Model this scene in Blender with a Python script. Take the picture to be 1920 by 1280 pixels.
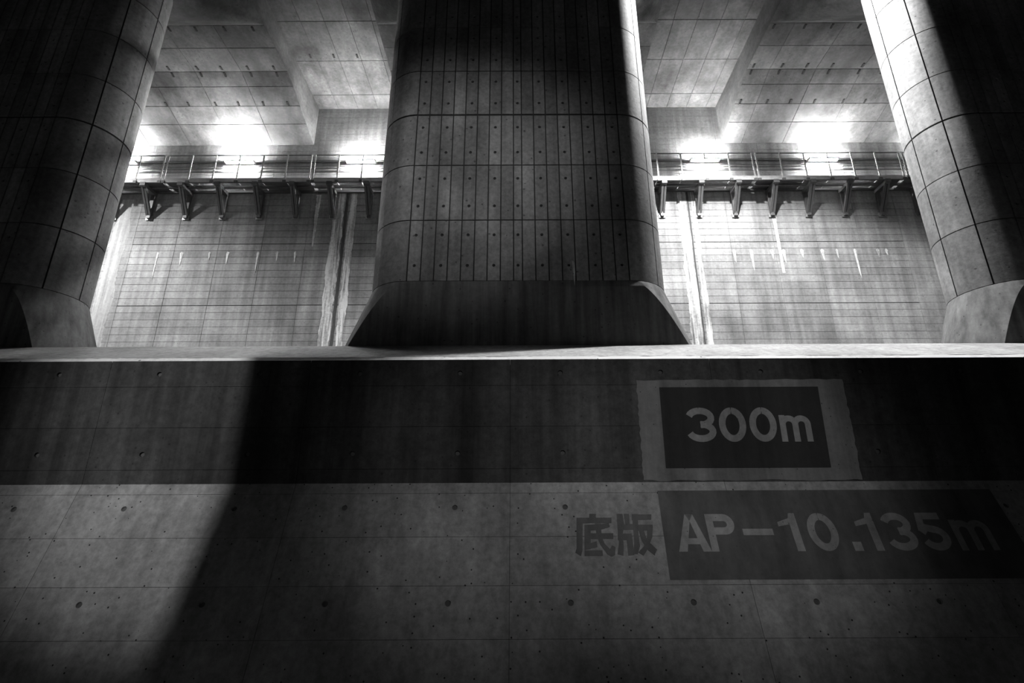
import bpy, bmesh, math, random
from mathutils import Matrix, Vector

random.seed(7)
for o in list(bpy.data.objects):
    bpy.data.objects.remove(o, do_unlink=True)
SC = bpy.context.scene
COL = SC.collection
R = math.radians

# ------------------------------------------------------------------ camera, world, lights, exposure
CZ = 2.6                       # eye height above the lower floor
PITCH, ROLL, FPX = 18.7, -0.0045, 1003.0
cd = bpy.data.cameras.new('camera')
cd.sensor_width = 36.0
cd.lens = FPX / 1920 * 36.0
cd.shift_x = -12.0 / 1920
cd.clip_end = 300
cam = bpy.data.objects.new('camera', cd)
COL.objects.link(cam)
cam.matrix_world = Matrix.Translation((0, 0, CZ)) @ Matrix.Rotation(R(90 + PITCH), 4, 'X') @ Matrix.Rotation(ROLL, 4, 'Z')
SC.camera = cam

w = bpy.data.worlds.new('world')
SC.world = w
w.use_nodes = True
w.node_tree.nodes['Background'].inputs[0].default_value = (0, 0, 0, 1)
w.node_tree.nodes['Background'].inputs[1].default_value = 0.0

SC.view_settings.view_transform = 'Standard'
SC.view_settings.look = 'None'
SC.view_settings.gamma = 1.0
SC.view_settings.use_curve_mapping = False
SC.view_settings.exposure = 0.0

def lamp_point(name, loc, power, radius):
    d = bpy.data.lights.new(name, 'POINT')
    d.energy = power
    d.shadow_soft_size = radius
    o = bpy.data.objects.new(name, d)
    o.location = loc
    COL.objects.link(o)
    return o

def lamp_spot(name, loc, target, power, radius, angle, blend):
    d = bpy.data.lights.new(name, 'SPOT')
    d.energy = power
    d.shadow_soft_size = radius
    d.spot_size = R(angle)
    d.spot_blend = blend
    o = bpy.data.objects.new(name, d)
    o.location = loc
    o.rotation_euler = (Vector(target) - Vector(loc)).to_track_quat('-Z', 'Y').to_euler()
    COL.objects.link(o)
    return o

# ceiling lamps hanging in every second bay between the beams, just above the frame
lamp_spot('ceiling_lamp_light', (7.05, 12.4, CZ + 17.2), (7.05, 12.4, 0), 16000, 0.22, 136, 0.38)
lamp_spot('ceiling_lamp_light', (-21.15, 12.4, CZ + 17.2), (-21.15, 12.4, 0), 16500, 0.22, 142, 0.5)
# unseen spots behind the camera, aimed and narrowed to shape the patches of light
lamp_spot('unseen_rear_spot', (-9.9, -15.0, CZ + 14.0), (-5.6, 9.3, CZ + 1.7), 21000, 0.14, 16, 1.0)
lamp_spot('unseen_rear_spot', (1.0, -15.0, CZ + 14.3), (-1.8, 10.9, CZ + 8.6), 11000, 0.8, 19, 1.0)
lamp_spot('unseen_rear_spot', (3.2, -15.0, CZ + 14.0), (-0.3, 9.2, CZ + 0.9), 5600, 0.6, 14, 1.0)  # added with the next one to widen the light on the slope
lamp_spot('unseen_rear_spot', (4.2, -15.0, CZ + 14.0), (3.4, 9.2, CZ + 0.9), 7200, 0.6, 15, 1.0)

TUBE_STRENGTH = 2600.0

# ------------------------------------------------------------------ layout constants (metres, relative to the eye)
F = 19.8                       # back wall
S = 14.1                       # pillar spacing
PF, PC = 10.9, 11.9            # pillar front plane, pillar axis
BH = 5.02                      # beam half width
def Z(v):
    return v + CZ

# ------------------------------------------------------------------ materials
def new_mat(name):
    m = bpy.data.materials.new(name)
    m.use_nodes = True
    nt = m.node_tree
    for n in list(nt.nodes):
        nt.nodes.remove(n)
    out = nt.nodes.new('ShaderNodeOutputMaterial')
    b = nt.nodes.new('ShaderNodeBsdfPrincipled')
    nt.links.new(b.outputs[0], out.inputs[0])
    return m, nt, b

def mth(nt, op, a, b=None, clamp=False):
    n = nt.nodes.new('ShaderNodeMath')
    n.operation = op
    n.use_clamp = clamp
    for i, v in enumerate((a, b)):
        if v is None:
            continue
        if isinstance(v, (int, float)):
            n.inputs[i].default_value = v
        else:
            nt.links.new(v, n.inputs[i])
    return n.outputs[0]

def noise(nt, vec, scale, detail=5, rough=0.6):
    n = nt.nodes.new('ShaderNodeTexNoise')
    n.inputs['Scale'].default_value = scale
    n.inputs['Detail'].default_value = detail
    n.inputs['Roughness'].default_value = rough
    nt.links.new(vec, n.inputs['Vector'])
    return n.outputs[0]

def vscale(nt, vec, s):
    n = nt.nodes.new('ShaderNodeVectorMath')
    n.operation = 'MULTIPLY'
    nt.links.new(vec, n.inputs[0])
    n.inputs[1].default_value = s
    return n.outputs[0]

def ramp(nt, fac, lo, hi, a=0.0, b=1.0):
    n = nt.nodes.new('ShaderNodeMapRange')
    n.clamp = True
    nt.links.new(fac, n.inputs[0])
    n.inputs[1].default_value = lo
    n.inputs[2].default_value = hi
    n.inputs[3].default_value = a
    n.inputs[4].default_value = b
    return n.outputs[0]

def concrete(name, base, blotch=0.35, streak=0.35, fine=0.15, pores=0.5, rnd=0.16, stretch=(2.6, 2.6, 0.12),
             blotch_scale=0.45, pore_scale=7.0, bump=0.25, rough=0.82):
    m, nt, b = new_mat(name)
    g = nt.nodes.new('ShaderNodeNewGeometry')
    pos = g.outputs['Position']
    n1 = ramp(nt, noise(nt, pos, blotch_scale, 7, 0.62), 0.3, 0.7, 1 - blotch, 1 + blotch)
    n2 = ramp(nt, noise(nt, vscale(nt, pos, stretch), 1.0, 5, 0.6), 0.32, 0.68, 1 - streak, 1 + streak)
    nf = noise(nt, pos, 9.0, 8, 0.7)
    n3 = ramp(nt, nf, 0.3, 0.7, 1 - fine, 1 + fine)
    v = nt.nodes.new('ShaderNodeTexVoronoi')
    v.inputs['Scale'].default_value = pore_scale
    nt.links.new(pos, v.inputs['Vector'])
    # only some of the cells hold a pore
    sel = nt.nodes.new('ShaderNodeSeparateColor')
    nt.links.new(v.outputs['Color'], sel.inputs[0])
    keep = mth(nt, 'GREATER_THAN', sel.outputs[0], 0.62)
    dot = mth(nt, 'LESS_THAN', v.outputs['Distance'], 0.13)
    pore = mth(nt, 'MULTIPLY', mth(nt, 'MULTIPLY', keep, dot), pores)
    n4 = mth(nt, 'SUBTRACT', 1.0, pore)
    oi = nt.nodes.new('ShaderNodeObjectInfo')
    n5 = ramp(nt, oi.outputs['Random'], 0, 1, 1 - rnd, 1 + rnd)
    t = mth(nt, 'MULTIPLY', n1, n2)
    t = mth(nt, 'MULTIPLY', t, n3)
    t = mth(nt, 'MULTIPLY', t, n4)
    t = mth(nt, 'MULTIPLY', t, n5)
    t = mth(nt, 'MULTIPLY', t, base, )
    t = mth(nt, 'MINIMUM', t, 0.82)
    cc = nt.nodes.new('ShaderNodeCombineColor')
    for i in range(3):
        nt.links.new(t, cc.inputs[i])
    nt.links.new(cc.outputs[0], b.inputs['Base Color'])
    b.inputs['Roughness'].default_value = rough
    b.inputs['Specular IOR Level'].default_value = 0.25
    bp = nt.nodes.new('ShaderNodeBump')
    bp.inputs['Strength'].default_value = bump
    bp.inputs['Distance'].default_value = 0.02
    h = mth(nt, 'SUBTRACT', nf, mth(nt, 'MULTIPLY', pore, 0.6))
    nt.links.new(h, bp.inputs['Height'])
    nt.links.new(bp.outputs[0], b.inputs['Normal'])
    return m

def plain(name, c, rough=0.5, metal=0.0, var=0.15):
    m, nt, b = new_mat(name)
    g = nt.nodes.new('ShaderNodeNewGeometry')
    t = ramp(nt, noise(nt, g.outputs['Position'], 6.0, 5, 0.6), 0.3, 0.7, c * (1 - var), c * (1 + var))
    cc = nt.nodes.new('ShaderNodeCombineColor')
    for i in range(3):
        nt.links.new(t, cc.inputs[i])
    nt.links.new(cc.outputs[0], b.inputs['Base Color'])
    b.inputs['Roughness'].default_value = rough
    b.inputs['Metallic'].default_value = metal
    return m

M_WALL = concrete('wall_concrete', 0.28, blotch=0.38, streak=0.26, fine=0.22, rnd=0.12, pores=0.35, stretch=(3.6, 3.6, 0.16))
M_PALE = concrete('pale_concrete', 0.40, blotch=0.2, streak=0.3, rnd=0.0, stretch=(7.0, 7.0, 0.3))
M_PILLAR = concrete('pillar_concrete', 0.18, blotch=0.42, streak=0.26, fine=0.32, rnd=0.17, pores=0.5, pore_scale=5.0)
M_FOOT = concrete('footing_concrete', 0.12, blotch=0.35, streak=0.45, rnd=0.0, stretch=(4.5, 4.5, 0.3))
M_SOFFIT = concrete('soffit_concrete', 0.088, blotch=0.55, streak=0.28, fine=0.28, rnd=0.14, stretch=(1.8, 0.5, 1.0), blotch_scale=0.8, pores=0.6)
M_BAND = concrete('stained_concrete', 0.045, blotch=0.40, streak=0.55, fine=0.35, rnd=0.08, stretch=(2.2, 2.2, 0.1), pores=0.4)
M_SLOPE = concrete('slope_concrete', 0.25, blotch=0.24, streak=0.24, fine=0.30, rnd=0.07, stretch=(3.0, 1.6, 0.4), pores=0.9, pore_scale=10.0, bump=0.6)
M_LEDGE = concrete('ledge_concrete', 0.30, blotch=0.35, streak=0.1, fine=0.35, rnd=0.0, pores=0.8, pore_scale=9.0)
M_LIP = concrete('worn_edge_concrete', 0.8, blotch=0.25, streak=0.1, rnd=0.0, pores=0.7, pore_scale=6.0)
M_CLEAN = concrete('cleaned_concrete', 0.16, blotch=0.30, streak=0.35, rnd=0.0, pores=0.6, pore_scale=11.0)
M_JOINT = plain('joint_dark', 0.07, 0.9)
M_PJOINT = plain('pillar_joint_dark', 0.02, 0.9)
M_HOLE = plain('hole_dark', 0.006, 0.9)
M_FLOOR = concrete('floor_concrete', 0.04, blotch=0.4, streak=0.1, rnd=0.0, rough=0.6)
M_PAINT = concrete('dark_sign_paint', 0.03, blotch=0.25, streak=0.3, fine=0.1, pores=0.1, rnd=0.0)
M_GREYPAINT = concrete('grey_sign_paint', 0.09, blotch=0.20, streak=0.30, fine=0.1, pores=0.15, rnd=0.0)
M_LETTER = concrete('sign_lettering', 0.25, blotch=0.25, streak=0.25, fine=0.2, pores=0.5, rnd=0.0, pore_scale=12)
M_STEEL = plain('galvanised_steel', 0.42, 0.42, 0.6)
M_GALV = plain('zinc_coated_steel', 0.55, 0.45, 0.15)
M_STEELD = plain('weathered_steel', 0.16, 0.55, 0.4)
M_CALC = concrete('calcite', 0.62, blotch=0.4, streak=0.75, fine=0.35, pores=0.6, rnd=0.1, stretch=(9.0, 9.0, 0.5), bump=0.8)
M_HOUSING = plain('lamp_housing', 0.6, 0.4)
M_CABLE = plain('cable_black', 0.05, 0.5)

def emission(name, s):
    m, nt, b = new_mat(name)
    b.inputs['Base Color'].default_value = (0.9, 0.9, 0.9, 1)
    b.inputs['Emission Color'].default_value = (1, 1, 1, 1)
    b.inputs['Emission Strength'].default_value = s
    return m
M_TUBE = emission('fluorescent_tube', TUBE_STRENGTH)

# ------------------------------------------------------------------ helpers
def tag(o, label=None, cat=None, group=None, kind=None):
    if label: o['label'] = label
    if cat: o['category'] = cat
    if group: o['group'] = group
    if kind: o['kind'] = kind
    return o

def mesh_of(name, verts, faces, mat):
    me = bpy.data.meshes.new(name)
    me.from_pydata([tuple(v) for v in verts], [], faces)
    bm = bmesh.new()
    bm.from_mesh(me)
    bmesh.ops.recalc_face_normals(bm, faces=bm.faces)
    bm.to_mesh(me)
    bm.free()
    if mat:
        me.materials.append(mat)
    me.update()
    return me

def link(name, me, parent=None, mw=None):
    """mw: matrix in the space of the parent (world space when there is none)"""
    o = bpy.data.objects.new(name, me)
    COL.objects.link(o)
    if parent is not None:
        o.parent = parent
    if mw is not None:
        o.matrix_basis = mw
    return o

def empty(name, loc):
    o = bpy.data.objects.new(name, None)
    o.empty_display_size = 0.2
    o.location = loc
    COL.objects.link(o)
    return o

class MB:
    def __init__(self):
        self.v, self.f = [], []
    def add(self, vs, fs):
        k = len(self.v)
        self.v += [tuple(p) for p in vs]
        self.f += [tuple(i + k for i in f) for f in fs]
        return self
    def box(self, x0, x1, y0, y1, z0, z1):
        return self.add([(x0, y0, z0), (x1, y0, z0), (x1, y1, z0), (x0, y1, z0), (x0, y0, z1), (x1, y0, z1), (x1, y1, z1), (x0, y1, z1)],
                        [(0, 3, 2, 1), (4, 5, 6, 7), (0, 1, 5, 4), (1, 2, 6, 5), (2, 3, 7, 6), (3, 0, 4, 7)])
    def bar(self, a, b, w, h, up=(0, 0, 1)):
        a, b = Vector(a), Vector(b)
        d = (b - a).normalized()
        s = d.cross(Vector(up))
        if s.length < 1e-5:
            s = d.cross(Vector((0, 1, 0)))
        s.normalize()
        t = s.cross(d)
        s, t = s * w / 2, t * h / 2
        vs = [p + q for p in (a, b) for q in (-s - t, s - t, s + t, -s + t)]
        return self.add(vs, [(0, 1, 2, 3), (7, 6, 5, 4), (0, 4, 5, 1), (1, 5, 6, 2), (2, 6, 7, 3), (3, 7, 4, 0)])
    def tube(self, a, b, r, n=8):
        a, b = Vector(a), Vector(b)
        d = (b - a).normalized()
        s = d.cross(Vector((0, 0, 1)))
        if s.length < 1e-5:
            s = d.cross(Vector((0, 1, 0)))
        s.normalize()
        t = s.cross(d)
        vs = []
        for p in (a, b):
            for i in range(n):
                q = 2 * math.pi * i / n
                vs.append(p + s * (r * math.cos(q)) + t * (r * math.sin(q)))
        fs = [(i, (i + 1) % n, n + (i + 1) % n, n + i) for i in range(n)]
        fs += [tuple(range(n - 1, -1, -1)), tuple(range(n, 2 * n))]
        return self.add(vs, fs)
    def mesh(self, name, mat):
        return mesh_of(name, self.v, self.f, mat)
    def build(self, name, mat, parent=None, mw=None):
        return link(name, self.mesh(name, mat), parent, mw)

GAP = 0.014
_pc = {}
def panel_mesh(W, H, t, holes, mat, rad=0.045, gap=GAP, c=0.006):
    """a slab of formed concrete, bevelled, with real tie holes sunk into its face; local x,y along the face, z out"""
    key = (round(W, 3), round(H, 3), t, tuple(holes), mat.name, rad)
    if key in _pc:
        return _pc[key]
    g = gap / 2
    x0, x1, y0, y1 = g, W - g, g, H - g
    b = MB()
    # sides and bevel
    o = [(x0, y0, -0.01), (x1, y0, -0.01), (x1, y1, -0.01), (x0, y1, -0.01)]
    m = [(x0, y0, t - c), (x1, y0, t - c), (x1, y1, t - c), (x0, y1, t - c)]
    i = [(x0 + c, y0 + c, t), (x1 - c, y0 + c, t), (x1 - c, y1 - c, t), (x0 + c, y1 - c, t)]
    fs = [(k, (k + 1) % 4, 4 + (k + 1) % 4, 4 + k) for k in range(4)] + [(4 + k, 4 + (k + 1) % 4, 8 + (k + 1) % 4, 8 + k) for k in range(4)]
    xs0, xs1, ys0, ys1 = x0 + c, x1 - c, y0 + c, y1 - c
    if not holes:
        b.add(o + m + i, fs + [(8, 9, 10, 11)])
    else:
        b.add(o + m + i, fs)
        hs = sorted(holes)
        cuts = [xs0] + [(hs[k][0] + hs[k + 1][0]) / 2 for k in range(len(hs) - 1)] + [xs1]
        n = 12
        for k, (hx, hy) in enumerate(hs):
            a0, a1 = cuts[k], cuts[k + 1]
            # ring of outer points: project the hole's spokes onto the cell border, corners included
            ring, hole = [], []
            angs = sorted([2 * math.pi * q / n for q in range(n)] + [math.atan2(cy - hy, cx - hx) % (2 * math.pi) for cx in (a0, a1) for cy in (ys0, ys1)])
            for q in angs:
                dx, dy = math.cos(q), math.sin(q)
                ts = []
                if dx > 1e-9: ts.append((a1 - hx) / dx)
                if dx < -1e-9: ts.append((a0 - hx) / dx)
                if dy > 1e-9: ts.append((ys1 - hy) / dy)
                if dy < -1e-9: ts.append((ys0 - hy) / dy)
                s = min(ts)
                ring.append((hx + dx * s, hy + dy * s, t))
                hole.append((hx + dx * rad, hy + dy * rad, t))
            L = len(angs)
            deep = [(hx + math.cos(q) * rad * 0.7, hy + math.sin(q) * rad * 0.7, t - rad * 1.1) for q in angs]
            b.add(ring + hole + deep, [(j, (j + 1) % L, L + (j + 1) % L, L + j) for j in range(L)] +
                  [(L + j, L + (j + 1) % L, 2 * L + (j + 1) % L, 2 * L + j) for j in range(L)] + [tuple(range(2 * L, 3 * L))])
    me = bpy.data.meshes.new('formed_panel')
    me.from_pydata(b.v, [], b.f)
    me.materials.append(mat)
    me.update()
    _pc[key] = me
    return me

def frame(origin, u, v):
    u, v = Vector(u).normalized(), Vector(v).normalized()
    n = u.cross(v)
    m = Matrix((u, v, n)).transposed().to_4x4()
    m.translation = Vector(origin)
    return m

# ------------------------------------------------------------------ floor, front wall, ledge
XW = 36.0
floor = tag(MB().box(-XW, XW, -24, 9.6, -0.3, 0).build('floor', M_FLOOR), 'dark concrete floor at the foot of the sloped wall', 'floor', kind='structure')

WY, WT, WB = 9.28, 2.80, 0.633         # face of the low wall, its top, its kink
SL = R(70)
sd = Vector((0, -math.cos(SL), -math.sin(SL)))      # down the slope
s_len = (WB + CZ) / math.sin(SL)
core = MB()
rc = 0.03
kx = WY - s_len * math.cos(SL)
prof = [(kx + rc, 0), (WY + rc, Z(WB)), (WY + rc, Z(WT)), (9.6, Z(WT) - 0.02), (9.6, 0)]
vs = [(x, y, z) for x in (-XW, XW) for (y, z) in prof]
core.add(vs, [(0, 1, 2, 3, 4), (9, 8, 7, 6, 5)] + [(k, (k + 1) % 5, 5 + (k + 1) % 5, 5 + k) for k in range(5)])
wall_front = tag(core.build('wall_front', M_JOINT), 'low stained concrete wall with sloped lower face carrying painted signs', 'wall', kind='structure')
PX0 = -0.15
band_rows = [(2.317, WT, 2.55), (1.586, 2.317, None), (0.869, 1.586, 1.13), (WB, 0.869, None)]
slope_rows = [(0.0, 0.189, None), (0.189, 0.906, 0.43), (0.906, 1.63, None), (1.63, 2.34, 1.87), (2.34, s_len, 3.0)]
for c in range(-4, 4):
    x0 = PX0 + c * 3.6
    for (z0, z1, hz) in band_rows:
        hs = [(0.9, round(hz - z0, 3)), (2.7, round(hz - z0, 3))] if hz else []
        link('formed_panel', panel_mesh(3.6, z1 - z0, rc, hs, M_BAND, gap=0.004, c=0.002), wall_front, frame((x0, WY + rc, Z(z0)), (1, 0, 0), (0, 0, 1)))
    for (s0, s1, hz) in slope_rows:
        hs = [(0.9, round(s1 - hz, 3)), (2.7, round(s1 - hz, 3))] if hz else []
        o3 = Vector((x0, WY + rc, Z(WB))) + sd * s1
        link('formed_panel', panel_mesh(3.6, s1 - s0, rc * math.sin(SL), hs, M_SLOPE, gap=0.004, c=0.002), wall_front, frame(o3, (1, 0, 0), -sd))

# sloped ledge that climbs from the low wall to the pillar platform, with its worn bright lip
led = MB()
prof = [(9.35, Z(2.876)), (10.9, Z(3.604)), (10.9, Z(3.0)), (9.6, Z(2.6)), (9.36, Z(2.6))]
vs = [(x, y, z) for x in (-XW, XW) for (y, z) in prof]
led.add(vs, [(0, 1, 2, 3, 4), (9, 8, 7, 6, 5)] + [(k, (k + 1) % 5, 5 + (k + 1) % 5, 5 + k) for k in range(5)])
ledge = tag(led.build('trim_1', M_LEDGE), 'sloped grey concrete ledge along the top of the low wall', 'ledge', kind='structure')
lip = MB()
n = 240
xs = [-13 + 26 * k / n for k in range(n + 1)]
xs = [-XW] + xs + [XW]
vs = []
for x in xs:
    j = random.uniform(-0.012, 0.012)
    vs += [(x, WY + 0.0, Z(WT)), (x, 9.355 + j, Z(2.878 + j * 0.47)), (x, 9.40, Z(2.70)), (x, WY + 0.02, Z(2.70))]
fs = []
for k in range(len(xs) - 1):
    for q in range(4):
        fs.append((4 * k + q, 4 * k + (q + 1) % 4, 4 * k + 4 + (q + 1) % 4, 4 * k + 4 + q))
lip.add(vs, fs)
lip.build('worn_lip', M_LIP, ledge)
platform = tag(MB().box(-XW, XW, 10.9, F + 0.3, Z(2.9), Z(3.6)).build('floor_platform', M_FLOOR), 'raised concrete platform on which the pillars stand', 'floor', kind='structure')

# ------------------------------------------------------------------ back wall
wb = MB().box(-XW, XW, F, F + 0.5, Z(2.9), Z(18.6))
wall_back = tag(wb.build('wall_back', M_JOINT), 'tall board-marked concrete wall streaked with white deposits behind the pillars', 'wall', kind='structure')
PT = 0.02
RH = 0.3067
zlift = 7.97
cw = 1.8
cols = []
for sgn in (-1, 1):
    for k in range(8):
        x0 = 3.45 + k * cw
        cols.append(x0 if sgn > 0 else -x0 - cw)
stuff = MB()
def plain_panel(b, x0, z0, W, H):
    g = 0.0045
    b.box(x0 + g, x0 + W - g, F - PT, F + 0.01, z0 + g, z0 + H - g)
rows = [zlift + RH * k for k in range(-5, 18)]
cnt = 0
for x0 in cols:
    for k, z0 in enumerate(rows):
        if z0 > 12.6 or z0 < 6.35 or cnt >= 300 or abs(x0 + cw / 2) > 16.8:
            plain_panel(stuff, x0, Z(z0), cw, RH)
            continue
        cut = 0.018 if abs(z0 - zlift) < 0.01 or abs(z0 - zlift - 9 * RH) < 0.01 else 0.0      # wider joint at each pour
        me = panel_mesh(cw, round(RH - cut, 4), PT, [], M_WALL, gap=0.009)
        link('board_panel', me, wall_back, frame((x0, F, Z(z0)), (1, 0, 0), (0, 0, 1)))
        cnt += 1
for x0 in cols:
    z0 = rows[-1] + RH
    while z0 < 18.2:
        plain_panel(stuff, x0, Z(z0), cw, RH)
        z0 += RH
x0 = -3.45
while x0 < 3.4:                       # the stretch hidden by the middle pillar
    plain_panel(stuff, x0, Z(3.6), 1.15 * 2, 15)
    x0 += 2.3
plain_panel(stuff, -XW, Z(3.6), XW - 3.45 - 8 * cw, 15)
plain_panel(stuff, 3.45 + 8 * cw, Z(3.6), XW - 3.45 - 8 * cw, 15)
tag(stuff.build('board_panels_far', M_WALL, wall_back), kind='stuff')

def streak_strip(x, w0, w1, z1, z0, seed, name, mat, t=0.012, parent=None, n=60):
    rr = random.Random(seed)
    b = MB()
    vs, e0, e1 = [], 0.0, 0.0
    for k in range(n + 1):
        f = k / n
        zz = z1 + (z0 - z1) * f
        e0 = e0 * 0.75 + rr.uniform(-1, 1) * 0.25
        e1 = e1 * 0.75 + rr.uniform(-1, 1) * 0.25
        hw = (w0 + (w1 - w0) * f) / 2
        a, c = x - hw * (1 + 0.6 * e0), x + hw * (1 + 0.6 * e1)
        y = F - PT
        vs += [(a, y, Z(zz)), (a + hw * 0.3, y - t, Z(zz)), (c - hw * 0.3, y - t, Z(zz)), (c, y, Z(zz))]
    fs = []
    for k in range(n):
        for q in range(3):
            fs.append((4 * k + q, 4 * k + q + 1, 4 * k + 5 + q, 4 * k + 4 + q))
    b.add(vs, fs)
    return b.build(name, mat, parent)
# mineral crust running down the movement joints in both bays
for (x, wa, wb_, sd_) in ((-7.62, 0.42, 0.42, 3), (-7.02, 0.30, 0.30, 4), (7.02, 0.30, 0.55, 5), (7.5, 0.16, 0.26, 6)):
    streak_strip(x, wa, wb_, 13.45, 6.2, sd_, 'crust_or_pale_strip', M_CALC, parent=wall_back)
streak_strip(-7.30, 0.13, 0.13, 13.45, 6.2, 9, 'open_joint', M_JOINT, t=0.016, parent=wall_back)
streak_strip(7.28, 0.07, 0.07, 13.45, 6.2, 10, 'open_joint', M_JOINT, t=0.016, parent=wall_back)
streak_strip(-8.55, 0.22, 0.05, 13.4, 10.9, 12, 'crust_or_pale_strip', M_CALC, t=0.006, parent=wall_back)
streak_strip(-16.7, 0.55, 0.75, 13.2, 6.3, 13, 'crust_or_pale_strip', M_PALE, t=0.006, parent=wall_back)  # pale upright strip, lighter than the wall around it
streak_strip(10.85, 0.20, 0.10, 13.1, 9.6, 14, 'crust_or_pale_strip', M_CALC, t=0.006, parent=wall_back)
rr = random.Random(5)
drips = [(8.95, .55), (9.65, .95), (10.5, .4), (11.0, .6), (11.75, .35), (12.6, .5), (13.2, .4), (13.95, 1.3), (14.9, .35), (15.25, .25),
         (-13.9, .6), (-12.75, .35), (-12.0, .55), (-10.75, .9), (-9.95, .4), (-9.2, .5), (-14.9, 1.2)]
for (x, L) in drips:
    b = MB()
    z1 = 10.62
    w_ = rr.uniform(0.05, 0.09)
    pts = [(x - w_, z1), (x - w_ * .3, z1 + .06), (x + w_, z1), (x + w_ * .7, z1 - L * .35), (x + .02, z1 - L), (x - .02, z1 - L * .8)]
    vs = [(p[0], F - PT, Z(p[1])) for p in pts] + [(p[0] * .6 + x * .4, F - PT - .015, Z(p[1])) for p in pts]
    b.add(vs, [(k, (k + 1) % 6, 6 + (k + 1) % 6, 6 + k) for k in range(6)] + [(6, 7, 8, 9, 10, 11)])
    b.build('calcite_drip', M_CALC, wall_back)

# ------------------------------------------------------------------ ceiling and beams
CEIL = 17.98
ceiling = tag(MB().box(-XW, XW, -24, F + 0.3, Z(CEIL + 0.02), Z(CEIL + 0.6)).build('ceiling', M_JOINT), 'flat concrete ceiling between the deep beams', 'ceiling', kind='structure')
for bay in (-1.5, -0.5, 0.5, 1.5):
    bx = bay * S
    x = bx - 2.03
    k = 0
    while x < bx + 2.0:
        W = min(0.9, bx + 2.03 - x)
        for y0 in (11.6, 13.43, 15.27, 17.1, 18.95):
            H = min(1.835, F - y0)
            if abs(bay) < 1 or True:
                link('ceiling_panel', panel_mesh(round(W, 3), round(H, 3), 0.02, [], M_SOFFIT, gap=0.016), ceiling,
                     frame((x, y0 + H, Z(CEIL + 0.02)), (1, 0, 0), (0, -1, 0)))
        x += 0.9
        k += 1
slot_me = MB().box(-0.035, 0.035, -0.09, 0.09, -0.022, 0.012).mesh('anchor_slot', M_HOLE)
for bay, ys in ((-0.5, (16.85, 14.2)), (0.5, (14.0,))):
    for y in ys:
        for dx in (-1.35, -0.4, 0.55):
            link('anchor_slot', slot_me, ceiling, Matrix.Translation((bay * S + dx, y, Z(CEIL))))

# beams: a haunch that drops to the wall, a level soffit, and a splayed head around the pillar
AZ, BZ = 16.0, 16.95
Y_CREASE, Y_HEAD = 16.6, 14.53
names = {-2: 'far left', -1: 'left', 0: 'middle', 1: 'right', 2: 'far right'}
for k in (-2, -1, 0, 1, 2):
    cx = k * S
    b = MB()
    prof = [(F + 0.02, AZ), (Y_CREASE, BZ), (-2.0, BZ), (-2.0, CEIL + 0.05), (F + 0.02, CEIL + 0.05)]
    vs = [(x, y, Z(z)) for x in (cx - BH, cx + BH) for (y, z) in prof]
    b.add(vs, [(0, 1, 2, 3, 4), (9, 8, 7, 6, 5)] + [(q, (q + 1) % 5, 5 + (q + 1) % 5, 5 + q) for q in range(5)])
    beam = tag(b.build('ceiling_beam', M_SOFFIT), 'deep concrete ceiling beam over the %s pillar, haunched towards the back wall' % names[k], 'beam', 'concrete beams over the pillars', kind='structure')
    # formed panels on the haunch and on the level soffit
    hl = math.hypot(F - Y_CREASE, BZ - AZ)
    hv = Vector((0, F - Y_CREASE, AZ - BZ)).normalized()
    x = cx - BH
    first = True
    while x < cx + BH - 0.05:
        W = min(0.9 if first else 1.83, cx + BH - x)
        first = False
        for (a, c) in ((0, 0.62), (0.62, 1.46), (1.46, 2.30), (2.30, hl)):
            o3 = Vector((x, Y_CREASE, Z(BZ))) + hv * c
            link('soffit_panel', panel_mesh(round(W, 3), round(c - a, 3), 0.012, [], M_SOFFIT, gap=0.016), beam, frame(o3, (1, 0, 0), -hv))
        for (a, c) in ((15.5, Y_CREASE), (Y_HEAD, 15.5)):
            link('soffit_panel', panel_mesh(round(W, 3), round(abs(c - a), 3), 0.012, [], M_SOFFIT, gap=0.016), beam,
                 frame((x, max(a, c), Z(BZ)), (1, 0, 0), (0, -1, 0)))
        x += W
    # anchor slots
    if k in (-1, 1):
        for q in range(10):
            xq = cx - BH + 0.3 + q * 1.03 + random.uniform(-0.1, 0.1)
            for sdist in (0.12, 1.36):
                p = Vector((xq, Y_CREASE, Z(BZ))) + hv * sdist
                link('anchor_slot', slot_me, beam, frame(p, (1, 0, 0), -hv) @ Matrix.Rotation(math.pi, 4, 'Y') @ Matrix.Translation((0, 0, -0.012)))
            for y in (Y_CREASE - 0.18, Y_HEAD + 0.14):
                link('anchor_slot', slot_me, beam, Matrix.Translation((xq, y, Z(BZ) - 0.012)))
    # splayed head: a loft from the rounded pillar section to a rectangle on the soffit
    hb = Y_HEAD - PC
    zh = 15.45
    NQ = 10
    h = MB()
    ends = {}
    for sx in (-1, 1):
        for sy in (-1, 1):
            cor = (cx + sx * BH, PC + sy * hb, Z(BZ))
            arcp = [(cx + sx * (2.5 + math.cos(math.pi / 2 * q / NQ)), PC + sy * math.sin(math.pi / 2 * q / NQ), Z(zh)) for q in range(NQ + 1)]
            h.add([cor] + arcp, [(0, q + 1, q + 2) for q in range(NQ)])
            ends[(sx, sy)] = (cor, arcp[0], arcp[-1])
        a, c = ends[(sx, -1)], ends[(sx, 1)]
        h.add([a[0], c[0], a[1]], [(0, 1, 2)])
    for sy in (-1, 1):
        a, c = ends[(-1, sy)], ends[(1, sy)]
        h.add([a[0], c[0], c[2], a[2]], [(0, 1, 2, 3)])
    h.build('splayed_head', M_SOFFIT, beam)

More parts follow.
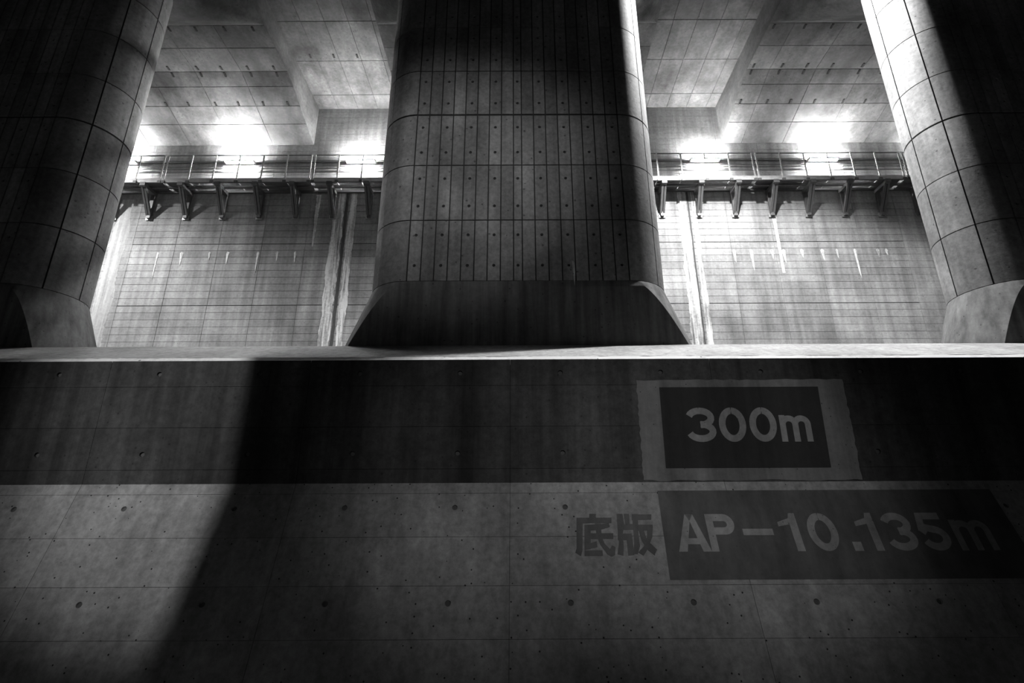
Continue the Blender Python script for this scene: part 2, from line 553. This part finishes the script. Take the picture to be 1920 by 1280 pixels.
# ------------------------------------------------------------------ pillars
FT = 5.12                      # top of the flared footing
FB = 3.60
LIFTS = [(5.12, 6.68), (6.68, 8.2), (8.2, 9.69), (9.715, 11.1), (11.1, 12.6), (12.6, 14.1), (14.1, 15.45)]
def make_pillar():
    """origin on the platform under the pillar axis"""
    p = empty('concrete_pillar', (0, PC, Z(FB)))
    # inner core, seen only in the joints
    N = 12
    r = 0.975
    ring = [(2.5 + r * math.cos(-math.pi / 2 + math.pi * q / N), r * math.sin(-math.pi / 2 + math.pi * q / N)) for q in range(N + 1)]
    ring += [(-x, -y) for (x, y) in ring]
    L = len(ring)
    b = MB()
    b.add([(x, y, z) for z in (FT - FB - 0.05, 15.47 - FB) for (x, y) in ring], [(q, (q + 1) % L, L + (q + 1) % L, L + q) for q in range(L)] + [tuple(range(L - 1, -1, -1)), tuple(range(L, 2 * L))])
    b.build('core', M_PJOINT, p)
    # footing: rounded ends that flare into a cone cut off by the flat faces
    b = MB()
    NL, NA = 20, 14
    rings = []
    for k in range(NL + 1):
        f = (k / NL) ** 1.6                     # finer near the top
        z = (FT - FB) * (1 - f)
        Rr = 1.0001 + 0.535 * f
        a = math.asin(1 / Rr)
        e = [(2.5 + Rr * math.cos(-a + 2 * a * q / NA), Rr * math.sin(-a + 2 * a * q / NA), z) for q in range(NA + 1)]
        rings.append(e + [(-x, -y, zz) for (x, y, zz) in e])
    L = 2 * (NA + 1)
    for e in rings:
        b.v += e
    for k in range(NL):
        for q in range(L):
            b.f.append((k * L + q, k * L + (q + 1) % L, (k + 1) * L + (q + 1) % L, (k + 1) * L + q))
    b.f.append(tuple(range(L)))
    b.f.append(tuple(NL * L + q for q in range(L - 1, -1, -1)))
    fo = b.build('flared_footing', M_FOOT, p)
    fo.data.shade_smooth()
    fo.data.set_sharp_from_angle(angle=R(28))
    # front boards, 16 of 0.3 m and a narrow one in the middle
    widths = [0.3] * 8 + [0.2] + [0.3] * 8
    for li, (z0, z1) in enumerate(LIFTS):
        H = z1 - z0
        x = -2.5
        for i, W in enumerate(widths):
            hs = []
            if H > 1 and (i % 2 == 0):
                me = None
                # two tie holes, one over the other: two stacked meshes in one panel
                me = tall_panel(W, H)
            else:
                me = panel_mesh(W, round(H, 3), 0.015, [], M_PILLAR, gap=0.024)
            link('form_board', me, p, frame((x, -0.985, z0 - FB), (1, 0, 0), (0, 0, 1)))
            x += W
        for sgn in (1, -1):
            for q in range(4):
                me = curved_panel(H, q)
                m = Matrix.Translation((2.5 * sgn, 0, z0 - FB))
                if sgn < 0:
                    m = m @ Matrix.Rotation(math.pi, 4, 'Z')
                link('curved_form_panel', me, p, m)
        # back face
        link('back_face', MB().box(-2.5, 2.5, 0.97, 1.0, z0 - FB + .007, z1 - FB - .007).mesh('back_face', M_PILLAR), p)
    return p
_tp = {}
def tall_panel(W, H, mat=None):
    key = (W, round(H, 2))
    if key in _tp:
        return _tp[key]
    # vertical stack of two cells with a hole each
    half = H / 2
    base = panel_mesh(round(half, 4), round(W, 4), 0.015, [(round(half / 2, 4), W / 2)], M_PILLAR, rad=0.038, gap=0.024)
    # rotate so that its length runs up, twice; the seam between both is closed
    b = MB()
    g = 0.007
    vs = [v.co.copy() for v in base.vertices]
    fs = [tuple(p.vertices) for p in base.polygons]
    for k in range(2):
        out = []
        for v in vs:
            yy = v.x
            if k == 0 and yy > half - 0.02: yy = half
            if k == 1 and yy < 0.02: yy = 0.0
            out.append((W - v.y, yy + k * half, v.z))
        b.add(out, fs)
    me = bpy.data.meshes.new('form_board')
    me.from_pydata(b.v, [], b.f)
    me.materials.append(M_PILLAR)
    _tp[key] = me
    return me
_cp = {}
def curved_panel(H, q):
    key = (round(H, 2), q)
    if key in _cp:
        return _cp[key]
    b = MB()
    N = 8
    a0 = -math.pi / 2 + q * math.pi / 4
    g, gz = 0.007, 0.013
    pts = []
    for k in range(N + 1):
        a = a0 + 2.2 * g + (math.pi / 4 - 4.4 * g) * k / N
        pts.append((math.cos(a), math.sin(a)))
    vs = []
    for (c, s) in pts:
        vs += [(c * .97, s * .97, gz), (c, s, gz), (c, s, H - gz), (c * .97, s * .97, H - gz)]
    fs = []
    for k in range(N):
        for j in range(3):
            fs.append((4 * k + j, 4 * k + 4 + j, 4 * k + 5 + j, 4 * k + 1 + j))
    fs += [(0, 1, 2, 3), (4 * N + 3, 4 * N + 2, 4 * N + 1, 4 * N)]
    b.add(vs, fs)
    me = b.mesh('curved_form_panel', M_PILLAR)
    me.shade_smooth()
    me.set_sharp_from_angle(angle=R(30))
    _cp[key] = me
    return me
def copy_tree(o, parent=None):
    c = o.copy()
    COL.objects.link(c)
    c.parent = parent
    for ch in [x for x in bpy.data.objects if x.parent == o]:
        copy_tree(ch, c)
    return c
p0 = make_pillar()
tag(p0, 'wide board-marked concrete pillar in the middle with a dark flared footing', 'pillar', 'concrete pillars on the platform')
pl = copy_tree(p0)
pl.location.x = -S
tag(pl, 'dark concrete pillar cut by the left edge of the picture', 'pillar')
pr = copy_tree(p0)
pr.location.x = S
tag(pr, 'concrete pillar cut by the right edge, its rounded side brightly lit', 'pillar')
# small pale run on the middle pillar just above its footing
b = MB()
pts = [(-.02, .36), (.03, .34), (.035, .1), (.01, -.25), (-.015, 0.05)]
vs = [(1.25 + x, -1.002, 1.65 + z) for x, z in pts] + [(1.25 + x * .6, -1.012, 1.65 + z) for x, z in pts]
b.add(vs, [(k, (k + 1) % 5, 5 + (k + 1) % 5, 5 + k) for k in range(5)] + [(5, 6, 7, 8, 9)])
b.build('calcite_drip', M_CALC, p0)
# unseen pillar added behind the camera, stretched to cut the light of a spot
pillar_blocker = copy_tree(p0)
pillar_blocker.location = (-4.55, -6.0, 0.0)
pillar_blocker.scale.z = 1.5
tag(pillar_blocker, 'unseen concrete pillar added behind the viewpoint to cast shade', 'pillar')
rb = tag(MB().box(-XW, XW, -7.4, -4.8, Z(13.3), Z(CEIL + .02)).build('ceiling_beam', M_SOFFIT), 'unseen concrete cross beam added behind the viewpoint to shade the pillar tops', 'beam', kind='structure')  # added to block the upper part of the spots' light

# ------------------------------------------------------------------ walkway along the back wall
DY, DW = 18.95, F - PT         # outer edge, wall side
D0, D1 = 13.47, 13.66          # toe board
RAILS = (14.79, 14.50, 14.22, 13.94)
SEC = 6.2
def make_grating():
    b = MB()
    for k in range(22):
        x = 0.02 + k * (0.94 / 21)
        b.box(x - .007, x + .007, 0, 0.36, 0, 0.045)
    for k in range(9):
        y = 0.004 + k * (0.352 / 8)
        b.box(0, 0.98, y - .007, y + .007, 0.004, 0.04)
    return b.mesh('grating_panel', M_STEELD)
def make_section():
    """origin at the left end on the wall line, at deck underside height"""
    t = empty('walkway_section', (0, 0, 0))
    y0 = DY - F
    MB().box(0.01, SEC - 0.01, y0, y0 + 0.012, 0, 0.19).build('toe_board', M_GALV, t)
    for (a, c) in ((y0 + 0.02, y0 + 0.09), (-0.45, -0.37), (-0.09, -0.0)):
        MB().box(0.01, SEC - 0.01, a, c, 0.0, 0.10).build('stringer', M_STEELD, t)
    gm = make_grating()
    for k in range(6):
        for (a, sc) in ((y0 + 0.06, 0.94), (-0.40, 0.94)):
            link('grating_panel', gm, t, Matrix.Translation((0.06 + k * 1.015, a, 0.10)) @ Matrix.Diagonal((1, sc, 1, 1)))
    for k in range(7):
        x = 0.08 + k * 1.0067
        po = MB().box(x - .03, x + .03, y0 - 0.025, y0 - 0.013, 0.02, RAILS[0] - D0).build('post', M_GALV, t)
        MB().box(x - .065, x + .065, y0 - 0.06, y0 + 0.0, -0.06, 0.05).build('post_foot', M_STEELD, po)
    for zr in RAILS:
        MB().tube((0.05, y0 + 0.01, zr - D0), (SEC - 0.05, y0 + 0.01, zr - D0), 0.024 if zr == RAILS[0] else 0.017, 8).build('rail', M_STEELD, t)
    zb = -1.20
    for k in range(4):
        x = 0.775 + k * 1.55
        br = MB().box(x - .09, x + .09, y0 + 0.02, -0.02, -0.16, -0.01).build('bracket', M_STEELD, t)
        s = MB()
        for dx in (-0.058, 0.058):
            s.bar((x + dx, y0 + 0.1, -0.10), (x + dx, -0.10, zb + 0.08), 0.085, 0.09, (0, 1, 0))
        s.bar((x, y0 + 0.14, -0.06), (x, -0.06, zb + 0.12), 0.05, 0.03, (0, 1, 0))
        s.build('strut', M_STEELD, br)
        MB().box(x - .075, x + .075, -0.14, -0.02, zb - 0.05, -0.01).build('wall_post', M_STEELD, br)
        MB().box(x - .14, x + .14, -0.05, -0.018, zb - 0.10, zb + 0.10).build('base_plate', M_STEEL, br)
        MB().box(x - .11, x + .11, y0 - 0.01, y0 + 0.12, -0.14, 0.02).build('bracket_cap', M_STEELD, br)
    return t
sec0 = make_section()
sec_labels = ['steel walkway section running behind the left pillar', 'railed steel walkway section between two double posts, left of the middle pillar',
              'steel walkway section ending behind the left side of the middle pillar', 'steel walkway section hidden behind the middle pillar',
              'steel walkway section emerging from the right side of the middle pillar', 'railed steel walkway section meeting the bright right pillar',
              'steel walkway section hidden behind the right pillar']
xs0 = -14.82 - SEC
for k in range(7):
    t = sec0 if k == 0 else copy_tree(sec0)
    t.location = (xs0 + k * SEC, F - PT, Z(D0))
    tag(t, sec_labels[k], 'walkway', 'walkway sections along the back wall')

# ------------------------------------------------------------------ wall lamps and their conduit
LX = [-17.3, -12.15, -6.85, -1.75, 3.05, 8.2, 13.37, 18.4]
LZ = 15.0
def make_lamp():
    t = empty('wall_lamp', (0, 0, 0))
    MB().box(-0.66, 0.66, -0.09, -0.0, -0.05, 0.05).build('housing', M_HOUSING, t)
    MB().tube((-0.60, -0.15, 0), (0.60, -0.15, 0), 0.028, 10).build('tube', M_TUBE, t)
    MB().box(-0.66, 0.66, -0.245, -0.24, -0.012, 0.055).build('added_baffle', M_HOUSING, t)  # baffle added to the fixture to keep the outer ceiling dark
    for s_ in (-1, 1):
        MB().box(s_ * 0.63 - .025, s_ * 0.63 + .025, -0.24, -0.085, -0.045, 0.045).build('tube_holder', M_HOUSING, t)
    return t
l0 = make_lamp()
lamp_labels = ['glowing tube lamp half hidden at the edge of the left pillar', 'glowing tube lamp on the back wall, middle of the left walkway',
               'glowing tube lamp just left of the middle pillar', 'tube lamp hidden behind the left half of the middle pillar', 'tube lamp hidden behind the right half of the middle pillar',
               'glowing tube lamp just right of the middle pillar', 'glowing tube lamp nearest the bright right pillar', 'tube lamp hidden behind the right pillar']
for k, x in enumerate(LX):
    t = l0 if k == 0 else copy_tree(l0)
    t.location = (x, F - PT, Z(LZ))
    tag(t, lamp_labels[k], 'lamp', 'tube lamps above the walkway')
for k in range(7):
    b = MB()
    for dz, r_ in ((0.03, 0.03), (-0.18, 0.012), (-0.30, 0.012)):
        b.tube((LX[k] + 0.68, F - PT - 0.035, Z(LZ + dz)), (LX[k + 1] - 0.68, F - PT - 0.035, Z(LZ + dz)), r_, 8)
    c = b.build('cable_conduit', M_CABLE, None)
    tag(c, ['black conduit between the left pillar lamp and the next lamp', 'black conduit between the two lamps left of the middle pillar', 'conduit running behind the left edge of the middle pillar',
            'conduit hidden behind the middle pillar', 'conduit running behind the right edge of the middle pillar', 'black conduit between the two lamps right of the middle pillar', 'conduit running behind the right pillar'][k],
        'conduit', 'conduits linking the wall lamps')

# ------------------------------------------------------------------ painted signs on the low wall
def slab_from_poly(b, pts, z0, z1):
    n_ = len(pts)
    b.add([(x, y, z0) for x, y in pts] + [(x, y, z1) for x, y in pts],
          [tuple(range(n_, 2 * n_))] + [(k, (k + 1) % n_, n_ + (k + 1) % n_, n_ + k) for k in range(n_)])

def stroke(b, pts, w, z):
    """a painted stroke of constant width along a polyline, mitred"""
    P = [Vector((x, y)) for x, y in pts]
    L_, R_ = [], []
    for k, p in enumerate(P):
        d0 = (p - P[k - 1]).normalized() if k else None
        d1 = (P[k + 1] - p).normalized() if k < len(P) - 1 else None
        n0 = Vector((-d0.y, d0.x)) if d0 else None
        n1 = Vector((-d1.y, d1.x)) if d1 else None
        if n0 is None: m = n1
        elif n1 is None: m = n0
        else:
            m = (n0 + n1).normalized()
            m = m / max(0.5, m.dot(n0))
        L_.append(p + m * w / 2)
        R_.append(p - m * w / 2)
    n_ = len(P)
    b.add([(q.x, q.y, z) for q in L_] + [(q.x, q.y, z) for q in R_], [(n_ + k, n_ + k + 1, k + 1, k) for k in range(n_ - 1)])

def arc(cx, cy, rx, ry, a0, a1, n_=14):
    return [(cx + rx * math.cos(R(a0 + (a1 - a0) * k / n_)), cy + ry * math.sin(R(a0 + (a1 - a0) * k / n_))) for k in range(n_ + 1)]

def glyph(ch, x0, x1, y0, y1, parent, mat, mw, z=0.006, w=0.115):
    W, H, h = x1 - x0, y1 - y0, w / 2
    b = MB()
    if ch == '0':
        stroke(b, arc(W / 2, H / 2, W / 2 - h, H / 2 - h, 90, 450.0, 36), w, z)
    elif ch == '1':
        b.add([(W - w * 1.05, 0, z), (W, 0, z), (W, H, z), (W - w * .8, H, z), (W - w * 1.05, H * .86, z)], [(0, 1, 2, 3, 4)])
        b.add([(W - w * 1.05, H * .86, z), (0, H * .76, z), (0, H * .64, z), (W - w * 1.05, H * .70, z)], [(3, 2, 1, 0)][::1])
    elif ch == '3':
        ry = (H - 2 * h + w * .1) / 4
        stroke(b, arc(W * .48, H - h - ry, W / 2 - h, ry, 165, -90, 16), w, z)
        stroke(b, arc(W * .48, h + ry, W / 2 - h + W * .02, ry, 90, -165, 16), w, z + .0004)
    elif ch == '5':
        stroke(b, [(W * .93, H - h), (W * .24, H - h), (W * .13, H * .50)], w * .95, z)
        stroke(b, [(W * .10, H * .47), (W * .28, H * .60)] + arc(W * .48, H * .325, W / 2 - h, H * .325 - h, 88, -160, 16), w, z + .0004)
    elif ch == 'A':
        b.add([(0, 0, z), (w * 1.15, 0, z), (W / 2 + w * .02, H * .82, z), (W / 2 + w * .55, H, z), (W / 2 - w * .55, H, z)], [(0, 1, 2, 3, 4)])
        b.add([(W, 0, z), (W - w * 1.15, 0, z), (W / 2 - w * .02, H * .82, z), (W / 2 - w * .55, H, z), (W / 2 + w * .55, H, z)], [(4, 3, 2, 1, 0)])
        stroke(b, [(W * .2, H * .27), (W * .8, H * .27)], w * .8, z + .0004)
    elif ch == 'P':
        stroke(b, [(h, 0), (h, H)], w, z)
        r = (H * .56 - w) / 2
        stroke(b, [(h, H - h), (W - h - r, H - h)] + arc(W - h - r, H - h - r, r, r, 88, -88, 12) + [(W - h - r, H - h - 2 * r), (h, H - h - 2 * r)], w, z + .0004)
    elif ch == 'm':
        r = (W - w) / 4
        stroke(b, [(h, 0), (h, H)], w * .9, z)
        for c in (1, 3):
            cx_ = h + r * c
            stroke(b, [(cx_ - r, H * .45)] + arc(cx_, H - h - r * .95, r, r * .95, 178, 2, 12) + [(cx_ + r, 0)], w * .9, z + .0004 * c)
    else:
        b.box(0, W, 0, H, z - .002, z)
    b.v = [(x + x0, y + y0, q) for x, y, q in b.v]
    me = bpy.data.meshes.new('painted_character')
    me.from_pydata(b.v, [], b.f)
    me.materials.append(mat)
    return link('painted_character', me, parent, mw)

def ragged(x0, x1, y0, y1, amp, seed, n_=26):
    rr = random.Random(seed)
    P = []
    for k in range(n_): P.append((x0 + (x1 - x0) * k / n_, y0 + rr.uniform(-amp, amp)))
    for k in range(n_): P.append((x1 + rr.uniform(-amp, amp), y0 + (y1 - y0) * k / n_))
    for k in range(n_): P.append((x1 + (x0 - x1) * k / n_, y1 + rr.uniform(-amp, amp)))
    for k in range(n_): P.append((x0 + rr.uniform(-amp, amp), y1 + (y0 - y1) * k / n_))
    return P

# distance sign on the upright band
sg = empty('distance_sign', (3.9, WY, Z(0.862)))
tag(sg, 'black painted rectangle reading 300m inside a pale cleaned border', 'sign')
mw = Matrix.Translation(-Vector((3.9, WY, Z(0.862)))) @ frame((0, WY, Z(0)), (1, 0, 0), (0, 0, 1))
b = MB(); slab_from_poly(b, ragged(2.10, 5.78, 0.66, 2.40, 0.014, 2), 0.0, 0.0015); b.build('cleaned_border', M_CLEAN, sg, mw)
b = MB(); slab_from_poly(b, [(2.49, .862), (5.29, .862), (5.32, 2.269), (2.50, 2.269)], 0.0, 0.004); b.build('painted_field', M_PAINT, sg, mw)
for ch, x0, x1, y1 in (('3', 2.92, 3.42, 1.90), ('0', 3.48, 3.95, 1.90), ('0', 4.01, 4.48, 1.90), ('m', 4.53, 5.08, 1.76)):
    glyph(ch, x0, x1, 1.30, y1, sg, M_LETTER, mw)

# level sign on the slope; local y runs up the slope from its kink
o3 = Vector((0, WY, Z(WB)))
fr = frame(o3, (1, 0, 0), -sd)
base = o3 + sd * 1.55 + Vector((5.05, 0, 0))
lv = empty('level_sign', base)
tag(lv, 'long grey painted panel reading AP-10.135m on the sloped wall', 'sign')
mw = Matrix.Translation(-base) @ fr
b = MB(); slab_from_poly(b, [(2.26, -1.55), (7.90, -1.55), (7.82, -0.15), (2.30, -0.15)], 0.0, 0.004); b.build('painted_field', M_GREYPAINT, lv, mw)
px = 0.00853
for ch, a, c, y0, y1 in (('A', 1262, 1322, -1.14, -.55), ('P', 1322, 1374, -1.14, -.55), ('-', 1387, 1443, -.89, -.79), ('1', 1456, 1492, -1.14, -.54), ('0', 1508, 1562, -1.14, -.54),
                         ('.', 1582, 1598, -1.14, -1.0), ('1', 1600, 1636, -1.14, -.54), ('3', 1650, 1704, -1.14, -.54), ('5', 1712, 1766, -1.14, -.54), ('m', 1776, 1846, -1.14, -.66)):
    glyph(ch, (a - 972) * px, (c - 972) * px, y0, y1, lv, M_LETTER, mw)

# the two hand-painted characters in front of it, traced stroke by stroke (crop pixels -> metres on the slope)
base = o3 + sd * 1.15 + Vector((1.55, 0, 0))
kj = empty('painted_sign', base)
tag(kj, 'two dark painted characters on bare concrete left of the grey panel', 'sign')
mwk = Matrix.Translation(-base) @ fr
def kx_(p):
    X, Y = p
    px_, py_ = 1040 + X / 6.096, 900 + Y / 6.096
    e = math.atan((640 - py_) / FPX) + R(PITCH)
    te = math.tan(e)
    s = (WB - WY * te) / (math.sin(SL) - math.cos(SL) * te)
    yy = WY - s * math.cos(SL)
    k = math.cos(R(PITCH)) + te * math.sin(R(PITCH))
    return ((px_ - 972) / FPX * k * yy, -s)
K1 = [[(385, 388), (462, 388), (462, 440), (385, 440)], [(240, 432), (640, 432), (640, 495), (240, 495)], [(240, 432), (312, 432), (308, 800), (290, 870), (225, 830), (240, 780)],
      [(330, 515), (500, 505), (610, 495), (620, 540), (520, 570), (330, 585)], [(330, 515), (402, 515), (402, 790), (330, 800)], [(330, 610), (660, 610), (660, 675), (330, 675)],
      [(330, 745), (470, 700), (480, 768), (335, 800)], [(450, 500), (520, 500), (525, 640), (560, 730), (620, 790), (645, 750), (685, 770), (680, 860), (640, 880), (590, 850), (510, 740), (470, 640)],
      [(330, 805), (535, 805), (540, 868), (330, 868)]]
K2 = [[(698, 390), (766, 390), (785, 520), (768, 620), (780, 760), (775, 868), (708, 850), (725, 720), (712, 600)], [(780, 390), (840, 390), (850, 520), (800, 520)],
      [(712, 515), (900, 505), (900, 570), (712, 575)], [(712, 615), (870, 615), (870, 690), (712, 690)], [(808, 640), (872, 640), (900, 860), (830, 868)],
      [(872, 395), (942, 395), (945, 600), (965, 760), (940, 850), (890, 850), (900, 700)], [(872, 398), (1095, 398), (1095, 458), (872, 462)],
      [(940, 515), (1110, 515), (1110, 580), (940, 580)], [(1048, 520), (1112, 530), (1105, 660), (1055, 790), (1005, 870), (945, 830), (1010, 760), (1045, 650)],
      [(945, 560), (1005, 570), (1045, 690), (1160, 800), (1130, 865), (1060, 810), (985, 700)]]
for K in (K1, K2):
    b = MB()
    for i, poly in enumerate(K):
        slab_from_poly(b, [kx_(p) for p in poly][::-1], 0.0, 0.004 + 0.0002 * i)
    b.build('painted_character', M_GREYPAINT, kj, mwk)
